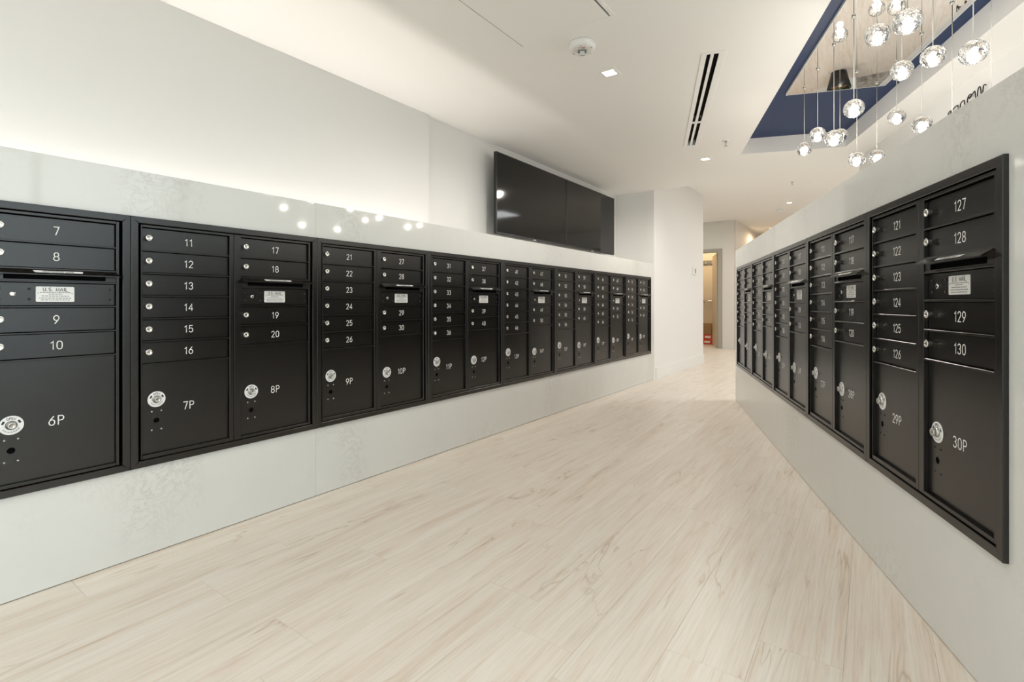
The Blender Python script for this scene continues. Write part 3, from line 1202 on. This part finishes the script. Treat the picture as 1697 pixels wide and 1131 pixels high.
# ------------------------------------------------------------------ ceiling fittings
def downlight(xy, zc, label, power, color, size=.11):
    t_ = thing('downlight', label, 'ceiling light', (xy[0], xy[1], zc), ROT_L, 'square recessed downlights')
    h = size / 2
    i_ = .036
    m_ = MB()
    for x0, x1, y0, y1 in ((-h, -i_, -h, h), (i_, h, -h, h), (-i_, i_, -h, -i_), (-i_, i_, i_, h)):
        m_.box(x0, x1, y0, y1, -.005, -.0003, .001)
    part('trim_ring', m_, trimw, t_)
    m_ = MB()
    j = .022
    top = .03
    q0 = [(-i_, -i_), (i_, -i_), (i_, i_), (-i_, i_)]
    q1 = [(-j, -j), (j, -j), (j, j), (-j, j)]
    m_.add([(x, y, -.004) for x, y in q0] + [(x, y, top) for x, y in q1],
           [[k, (k + 1) % 4, 4 + (k + 1) % 4, 4 + k] for k in range(4)])
    part('reflector', m_, trimw, t_)
    m_ = MB()
    m_.box(-j, j, -j, j, top + .0005, top + .012)
    part('lens', m_, lampm, t_)
    d = bpy.data.lights.new('downlight_lamp', 'SPOT')
    d.energy = power
    d.color = color
    d.spot_size = math.radians(174)
    d.spot_blend = 0.5
    d.shadow_soft_size = .05
    o = bpy.data.objects.new('lamp', d)
    COL.objects.link(o)
    o.parent = t_
    o.location = (0, 0, -.02)
    return t_


downlight(LOW_LIGHTS[0], ZLOW, 'square white downlight beside the round fire alarm', 58, WARM)
downlight(LOW_LIGHTS[1], ZLOW, 'square white downlight past the end of the slot vent', 92, WARM)
downlight(HIGH_LIGHTS[0], ZHIGH, 'square downlight on the raised far ceiling next to the smoke detector', 90, WARM)
downlight(HIGH_LIGHTS[1], ZHIGH, 'farthest small downlight, just above the far end of right stone wall', 48, (1.0, .72, .45))

# fire alarm strobe
t_ = thing('fire_alarm', 'round white fire alarm strobe with red lettering on the ceiling', 'alarm', (0.392, 2.826, ZLOW), math.radians(-10))
m_ = MB()
m_.lathe([(.074, -.0003), (.075, -.012), (.073, -.026), (.064, -.037), (.05, -.040)], (0, 0, 0), 2, 32)
part('housing', m_, plasticw, t_)
m_ = MB()
m_.box(-.024, .024, -.017, .017, -.0460, -.0402, .002)
part('strobe_base', m_, greyp, t_)
m_ = MB()
m_.prism([(-.012, -.0462), (.012, -.0462), (.006, -.066), (-.006, -.066)], 0, -.013, .013)
part('strobe_lens', m_, steel, t_)
m_ = MB()


def fire_place(x, zz):
    # on the underside the tops of the letters point to the entrance, so they read from below
    return (x, -.036 - zz, -.0412)


lettering(m_, 'FIRE', .014, .0011, fire_place, 0.2)
part('lettering', m_, redink, t_)
m_ = MB()
for a in (40, 150, 265, 330):
    m_.lathe([(.003, -.0385), (.0024, -.0415)], (.057 * math.cos(math.radians(a)), .057 * math.sin(math.radians(a)), 0), 2, 8)
o = part('screws', m_, greyp, t_)
o['kind'] = 'stuff'

# slot diffuser on the low ceiling: local x along the right wall
t_ = thing('slot_diffuser', 'long white ceiling vent with two dark slots', 'vent', PR(DIFF_S0, DIFF_D0, ZLOW), PI / 2 - aR)
Ld, Wd = 1.80, 0.135


def diff_y(a):                      # local y points to the left of the run
    return -a


for (x0, x1) in ((0, 1.172), (1.176, Ld)):
    m_ = MB()
    e = .018
    for a0, a1 in ((0, .030), (.051, .070), (.096, Wd)):
        m_.box(x0, x1, -a1, -a0, -.004, -.0004, .0008)
    for a0, a1 in ((.030, .051), (.070, .096)):
        m_.box(x0, x0 + e, -a1, -a0, -.004, -.0004)
        m_.box(x1 - e, x1, -a1, -a0, -.004, -.0004)
    part('vent_frame', m_, trimw, t_)
    for a0, a1 in ((.030, .051), (.070, .096)):
        m_ = MB()
        m_.box(x0 + e, x1 - e, -a1, -a0, .045, .047)
        m_.box(x0 + e, x1 - e, -a1 - .0015, -a1, .0, .045)
        m_.box(x0 + e, x1 - e, -a0, -a0 + .0015, .0, .045)
        m_.box(x0 + e, x1 - e, -(a0 + a1) / 2 - .001, -(a0 + a1) / 2 + .001, .012, .044)
        part('vent_slot', m_, darkvoid, t_)

# flush access panel with its shadow gap (left-wall aligned)
t_ = thing('ceiling_panel', 'large flush white access panel in the ceiling near the fire alarm', 'panel', PL((PAN[1] + PAN[2]) / 2, (PAN[3] + PAN[4]) / 2, ZLOW), ROT_L)
hx, hy = (PAN[2] - PAN[1]) / 2, (PAN[4] - PAN[3]) / 2
m_ = MB()
f_ = .022
for x0, x1, y0, y1 in ((-hx, hx, -hy, -hy + f_), (-hx, hx, hy - f_, hy), (-hx, -hx + f_, -hy + f_, hy - f_), (hx - f_, hx, -hy + f_, hy - f_)):
    m_.box(x0, x1, y0, y1, -.003, -.0004, .0008)
part('trim_frame', m_, ceil_m, t_)
m_ = MB()
g_ = .011
m_.box(-hx + f_ + .001, hx - f_ - .001, -hy + f_ + g_, hy - f_ - .0035, -.003, .040, .0008)
part('panel_leaf', m_, ceil_m, t_)
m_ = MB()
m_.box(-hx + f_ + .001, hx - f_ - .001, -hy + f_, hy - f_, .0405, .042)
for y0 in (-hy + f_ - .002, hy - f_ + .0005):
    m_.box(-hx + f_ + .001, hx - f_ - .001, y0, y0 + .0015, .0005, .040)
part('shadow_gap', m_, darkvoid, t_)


def sprinkler(loc, label):
    t_ = thing('sprinkler_head', label, 'sprinkler', loc, ROT_L, 'ceiling sprinklers')
    m_ = MB()
    m_.lathe([(.032, -.0003), (.031, -.004), (.020, -.007)], (0, 0, 0), 2, 18)
    part('escutcheon', m_, trimw, t_)
    m_ = MB()
    m_.lathe([(.010, -.0075), (.010, -.022), (.006, -.026)], (0, 0, 0), 2, 12)
    m_.tube([(-.009, 0, -.022), (-.013, 0, -.036), (-.004, 0, -.048)], .0025)
    m_.tube([(.009, 0, -.022), (.013, 0, -.036), (.004, 0, -.048)], .0025)
    part('nozzle', m_, steel, t_)
    m_ = MB()
    m_.lathe([(.003, -.0485), (.016, -.0490), (.016, -.0505), (.003, -.052)], (0, 0, 0), 2, 14)
    part('deflector', m_, steel, t_)


sprinkler((1.90, 4.503, ZLOW), 'small sprinkler head on the low ceiling beyond the slot vent')
sprinkler((4.09, 7.40, ZHIGH), 'small sprinkler head on the raised far ceiling')
t_ = thing('smoke_detector', 'round white smoke detector on the raised far ceiling', 'detector', (5.07, 9.58, ZHIGH))
m_ = MB()
m_.lathe([(.075, -.0003), (.075, -.015), (.062, -.018)], (0, 0, 0), 2, 24)
part('base', m_, plasticw, t_)
m_ = MB()
m_.lathe([(.058, -.0185), (.058, -.03), (.045, -.045), (.02, -.05)], (0, 0, 0), 2, 24)
part('sensor_head', m_, plasticw, t_)

# ------------------------------------------------------------------ mirror canopy and pendants
CM = EYE + 1.58
MD0, MD1, MS0, MS1 = 0.970, 1.620, 1.15, 4.262
t_ = thing('mirror_canopy', 'long mirrored ceiling canopy set in the navy tray', 'mirror', PR((MS0 + MS1) / 2, (MD0 + MD1) / 2, CM), PI / 2 - aR)
hx, hy = (MS1 - MS0) / 2, (MD1 - MD0) / 2
m_ = MB()
m_.box(-hx + .004, hx - .004, -hy + .004, hy - .004, 0, .010)
part('mirror_plate', m_, mirror_m, t_)
m_ = MB()
for x0, x1, y0, y1 in ((-hx, hx, -hy, -hy + .004), (-hx, hx, hy - .004, hy), (-hx, -hx + .004, -hy + .004, hy - .004), (hx - .004, hx, -hy + .004, hy - .004)):
    m_.box(x0, x1, y0, y1, -.001, .0165)
part('edge_trim', m_, platew, t_)

PEND = [  # pixel column/row read once, depth -> converted to world positions here
    (1333, 247, 3.712), (1355, 223.5, 3.41), (1382, 229, 3.09), (1392, 225, 3.668), (1415, 180, 2.785),
    (1420, 264, 3.45), (1453, 260, 3.626), (1486, 194, 3.314), (1527.5, 207, 2.965), (1494.5, 117, 2.62),
    (1546, 94, 2.40), (1613, 87, 2.14), (1504, 36, 2.05), (1454, 58, 2.38), (1578, 216, 2.66), (1643, 166, 2.30)]
PEND_W = [((x - 848.5) / 840 * Z, Z, EYE + (503.5 - y) / 840 * Z) for x, y, Z in PEND]
PEND_LAB = [
    'glass pendant leftmost of the cluster, hanging below the tray edge', 'glass pendant second from the left, beside the leftmost one',
    'glass pendant overlapping its neighbour, the front one of the two', 'glass pendant partly hidden behind another at the tray edge',
    'glass pendant hanging in front of the navy ceiling band', 'lowest glass pendant of the far group, left of its pair',
    'glass pendant cut by the stone edge, right of the low pair', 'glass pendant hanging alone before the white tray side',
    'glass pendant cut by the stone edge, below the white tray side', 'glass pendant before the far right corner of the mirror',
    'large glass pendant before the navy strip right of the mirror', 'large glass pendant rightmost of those seen whole',
    'largest glass pendant before the mirror, near the top', 'glass pendant before the middle of the mirror, left of the largest',
    'glass pendant hidden behind the stone wall, only its cord seen left', 'glass pendant mostly behind the stone wall, rightmost cord']
BALL_R = 0.051


def ball_mesh(mb):
    prof = []
    n = 16
    for i in range(n + 1):
        a = PI * i / n
        prof.append((max(BALL_R * math.sin(a), .0015), BALL_R * math.cos(a) * .97))
    mb.lathe(prof, (0, 0, 0), 2, 28)


def core_mesh(mb):
    mb.lathe([(.004, .012), (.012, .006), (.0165, -.020), (.013, -.032), (.004, -.036)], (0, 0, 0), 2, 14)


ball_me = cached('glass_ball', ball_mesh, glass)
core_me = cached('lamp_core', core_mesh, corem)
for (x, y, z), lab in zip(PEND_W, PEND_LAB):
    t_ = thing('glass_pendant', lab, 'pendant light', (x, y, CM), random.random() * 3, 'clear glass ball pendants under the mirror')
    dz = z - CM
    link('glass_ball', ball_me, t_, (0, 0, dz))
    link('lamp_core', core_me, t_, (0, 0, dz))
    m_ = MB()
    m_.tube([(0, 0, -.0125), (0, 0, dz + BALL_R * .985)], .0021, 6)
    part('cord', m_, cordm, t_)
    m_ = MB()
    m_.lathe([(.011, -.0012), (.011, -.008), (.004, -.0115)], (0, 0, 0), 2, 14)
    part('ceiling_fitting', m_, chrome, t_)

# pendants' glow on the room around them (the lamps inside the glass)
for (x, y, z) in PEND_W:
    d = bpy.data.lights.new('pendant_lamp', 'POINT')
    d.energy = 1.8
    d.color = (1.0, .93, .84)
    d.shadow_soft_size = .02
    o = bpy.data.objects.new('pendant_lamp', d)
    COL.objects.link(o)
    o.location = (x, y, z - BALL_R - .025)

# ------------------------------------------------------------------ column thermostat, closet
def on_left(s, d, z):
    return PL(s, d, z)


sT = 2895.6 / (1447 - 1149.5) - 1.629
t_ = thing('thermostat', 'small white wall thermostat on the column face', 'thermostat', PL(sT, DL - .0002, 1.483), ROT_L)
m_ = MB()
m_.box(-.085, .085, -.020, 0, -.058, .058, .004)
part('housing', m_, plasticw, t_)
m_ = MB()
m_.box(.000, .055, -.0215, -.0202, -.035, .035)
part('display', m_, greyp, t_)

# door frame and leaf
dr = link('door_1', None, None, PL(SB, DO0, 0), ROT_L)
dr['kind'] = 'structure'
wd = DO1 - DO0
m_ = MB()
m_.box(-.012, .13, -.075, 0.012, 0, DTOP + .065)
m_.box(-.012, .13, wd - .012, wd + .075, 0, DTOP + .065)
m_.box(-.012, .13, .012, wd - .012, DTOP - .012, DTOP + .065)
part('door_frame', m_, doorfr, dr)
leaf_root = link('door_leaf', None, dr, (.10, .02, 0))
leaf_root.rotation_euler = (0, 0, math.radians(90 - 70))
m_ = MB()
m_.box(0, .85, 0, .042, .008, DTOP - .02, .0015)
lf = part('door_panel', m_, doorleaf, leaf_root)
m_ = MB()
for sy in (-.0005, .0425):
    sg = -1 if sy < 0 else 1
    m_.lathe([(.026, 0), (.025, sg * .008), (.009, sg * .010), (.009, sg * .045)], (.79, sy, 1.02), 1, 14)
    m_.tube([(.79, sy + sg * .045, 1.02), (.67, sy + sg * .048, 1.02)], .009, 8)
part('lever_handle', m_, chrome, leaf_root)

# mop-sink tap on the closet back wall
SC = 13.25
t_ = thing('wall_tap', 'chrome two-handle tap on the beige closet wall', 'tap', PL(SC - .001, 3.36, 1.035), ROT_L - PI / 2)
# local -y points out of the closet wall, local x runs towards smaller d
m_ = MB()
for sx in (-.10, .10):
    m_.lathe([(.03, 0), (.028, -.012), (.014, -.016), (.014, -.07)], (sx, 0, 0), 1, 14)
m_.tube([(-.12, -.07, 0), (.12, -.07, 0)], .020, 10)
part('valve_body', m_, chrome, t_)
m_ = MB()
for sx in (-.12, .12):
    m_.tube([(sx, -.07, .0), (sx * 1.15, -.11, .012), (sx * 1.15, -.15, .02)], .009, 8)
    m_.lathe([(.030, -.140), (.034, -.16), (.024, -.176)], (sx * 1.15, 0, .02), 1, 12)
part('tap_handles', m_, chrome, t_)
m_ = MB()
m_.tube([(0, -.09, 0), (0, -.20, .01), (0, -.27, -.01), (0, -.28, -.05)], .011, 8)
part('spout', m_, chrome, t_)
m_ = MB()
m_.tube([(.04, -.10, -.02), (.045, -.12, -.15), (.0, -.14, -.21), (-.05, -.12, -.14), (-.05, -.10, -.02)], .004, 6)
part('hose_loop', m_, steel, t_)

# mop rack
t_ = thing('mop_rack', 'grey metal mop holder strip high on the closet wall', 'rack', PL(SC - .001, 3.42, 2.0), ROT_L - PI / 2)
m_ = MB()
m_.box(-.26, .26, -.03, 0, -.055, .055, .004)
part('rail', m_, greyp, t_)
for sx in (-.16, 0, .16):
    m_ = MB()
    m_.box(sx - .03, sx + .03, -.06, -.0305, -.03, .02, .004)
    part('clip', m_, steel, t_)

# boxes stacked on the closet floor
def carton(name, label, loc, rz, sx, sy, sz, m, stripe):
    t_ = thing(name, label, 'box', loc, rz, 'boxes inside the closet')
    m1 = MB()
    m1.box(-sx, sx, -sy, sy, .0005, sz, .003)
    part('carton', m1, m, t_)
    m1 = MB()
    m1.box(-sx + .004, sx - .004, -.025, .025, sz + .0002, sz + .0012)
    part('tape', m1, platem, t_)
    if stripe:
        m1 = MB()
        m1.box(sx * .15, sx * .78, -sy - .001, -sy - .0002, sz * .28, sz * .72)
        part('printed_label', m1, numw, t_)


carton('red_box', 'red printed carton on the closet floor, lower of the two red', PL(12.72, 3.33, 0), ROT_L - PI / 2, .21, .15, .115, redbox, True)
carton('red_box', 'red printed carton, upper of the two red, under the brown box', PL(12.73, 3.32, .1167), ROT_L - PI / 2 + .02, .21, .15, .115, redbox, True)
carton('cardboard_box', 'brown cardboard box on top of the red cartons in the closet', PL(12.74, 3.34, .2337), ROT_L - PI / 2, .20, .145, .27, card, False)

t_ = thing('closet_lamp', 'white globe lamp on the closet ceiling', 'ceiling light', PL(12.5, 3.35, ZHIGH - .002), 0)
m_ = MB()
m_.lathe([(.11, -.0003), (.11, -.02), (.09, -.025)], (0, 0, 0), 2, 20)
part('base', m_, plasticw, t_)
m_ = MB()
m_.lathe([(.085, -.0255), (.10, -.05), (.08, -.09), (.03, -.105)], (0, 0, 0), 2, 20)
part('shade', m_, mat('closet_lamp_glass', (.9, .85, .75), .5, emit=(1.0, .80, .55), estr=6.0), t_)
d = bpy.data.lights.new('closet_bulb', 'POINT')
d.energy = 26
d.color = (1.0, .78, .52)
d.shadow_soft_size = .08
o = bpy.data.objects.new('bulb', d)
COL.objects.link(o)
o.parent = t_
o.location = (0, 0, -.2)

# ------------------------------------------------------------------ script sign on the right back wall
def sgn_pt(s, z):
    return PR(s, DBK - .018, z)


t_ = thing('script_sign', 'black wire script sign on the right back wall above the stone', 'sign', PR(3.96, DBK - .018, 2.190), PI / 2 - aR)
# local +x runs away from the camera; the writing runs from far to near (left to right as seen)
stroke = [(.19, 2.278), (.175, 2.292), (.15, 2.290), (.165, 2.276), (.19, 2.268), (.17, 2.262), (.13, 2.292), (.10, 2.300),
          (.075, 2.298), (.07, 2.27), (.085, 2.20), (.08, 2.16), (.06, 2.20), (.045, 2.29), (.02, 2.306), (.0, 2.298), (-.005, 2.24),
          (-.01, 2.18), (-.03, 2.22), (-.035, 2.300), (-.06, 2.318), (-.08, 2.308), (-.06, 2.295), (-.045, 2.30), (-.085, 2.31),
          (-.11, 2.318), (-.12, 2.27), (-.125, 2.19), (-.135, 2.27), (-.145, 2.320), (-.165, 2.322), (-.175, 2.27), (-.18, 2.21),
          (-.19, 2.28), (-.20, 2.318), (-.225, 2.310)]
pts = []
for i in range(len(stroke) - 1):
    p0, p1 = stroke[max(i - 1, 0)], stroke[i]
    p2, p3 = stroke[i + 1], stroke[min(i + 2, len(stroke) - 1)]
    for k in range(5):
        u = k / 5
        c = [0.5 * (2 * p1[j] + (p2[j] - p0[j]) * u + (2 * p0[j] - 5 * p1[j] + 4 * p2[j] - p3[j]) * u * u + (-p0[j] + 3 * p1[j] - 3 * p2[j] + p3[j]) * u ** 3) for j in (0, 1)]
        pts.append((c[0], 0, c[1] - 2.20))
m_ = MB()
m_.tube(pts, .0036, 6)
part('wire_lettering', m_, ink, t_)
m_ = MB()
for x, zz in ((.08, -.03), (-.12, .0)):
    m_.lathe([(.004, -.0175), (.004, -.004)], (x, 0, zz), 1, 8)
part('standoffs', m_, ink, t_)

# ------------------------------------------------------------------ lounge pieces seen only in the mirror
wall_box('wall_lounge_end', 'L', 11.35, 11.47, -5.0, .95, 0, ZHIGH - .001)
wall_box('wall_lounge_side', 'L', 11.471, 16.5, .82, .94, 0, ZHIGH - .001)
t_ = thing('fireplace', 'grey marbled fireplace mirrored in the ceiling canopy, with white side pier', 'fireplace', PL(11.2, -.6, 0), ROT_L - PI / 2)
# local x runs towards smaller d, -y faces the camera
m_ = MB()
m_.box(-.85, -.55, 0, .149, 0.0005, .32)
m_.box(-.85, 1.3, 0, .149, .80, 2.3)
m_.box(-.85, -.50, 0, .149, .32, .80)
m_.box(.35, 1.3, 0, .149, .0005, .80)
m_.box(-.55, .35, 0, .149, .0005, .32)
part('marble_surround', m_, marble, t_)
m_ = MB()
m_.box(-.50, .35, .10, .149, .32, .80)
part('firebox', m_, black_in, t_)
m_ = MB()
m_.box(-1.12, -.8505, -.02, .149, .0005, 2.3)
part('side_pier', m_, paint, t_)
t_ = thing('planter', 'black tapered planter with green leaves, mirrored in the ceiling canopy', 'planter', PL(10.75, .50, 0), 0)
m_ = MB()
m_.lathe([(.12, 0.0005), (.19, .30), (.175, .30), (.165, .26)], (0, 0, 0), 2, 20)
part('pot', m_, bezel_m, t_)
m_ = MB()
m_.lathe([(.167, .255), (.05, .268)], (0, 0, 0), 2, 16)
part('soil', m_, card, t_)
lf_m = MB()
lf_m.add([(0, 0, 0), (.05, .10, .03), (0, .34, .10), (-.05, .10, .03), (0, .12, .045), (0, .02, -.003), (0, .34, .098)],
         [(0, 1, 4), (1, 2, 4), (2, 3, 4), (3, 0, 4), (0, 5, 1), (1, 5, 6), (3, 6, 5), (0, 3, 5), (1, 6, 2), (3, 2, 6)])
leaf_me = lf_m.mesh('leaf', leafm)
for i in range(26):
    o = link('leaf', leaf_me, t_, (random.uniform(-.10, .10), random.uniform(-.10, .10), .27 + .012 * i))
    o.rotation_euler = (random.uniform(.2, 1.0), random.uniform(-.2, .2), i * 2.4)

# ------------------------------------------------------------------ large soft fill lights (added, unseen; set up below area_light)
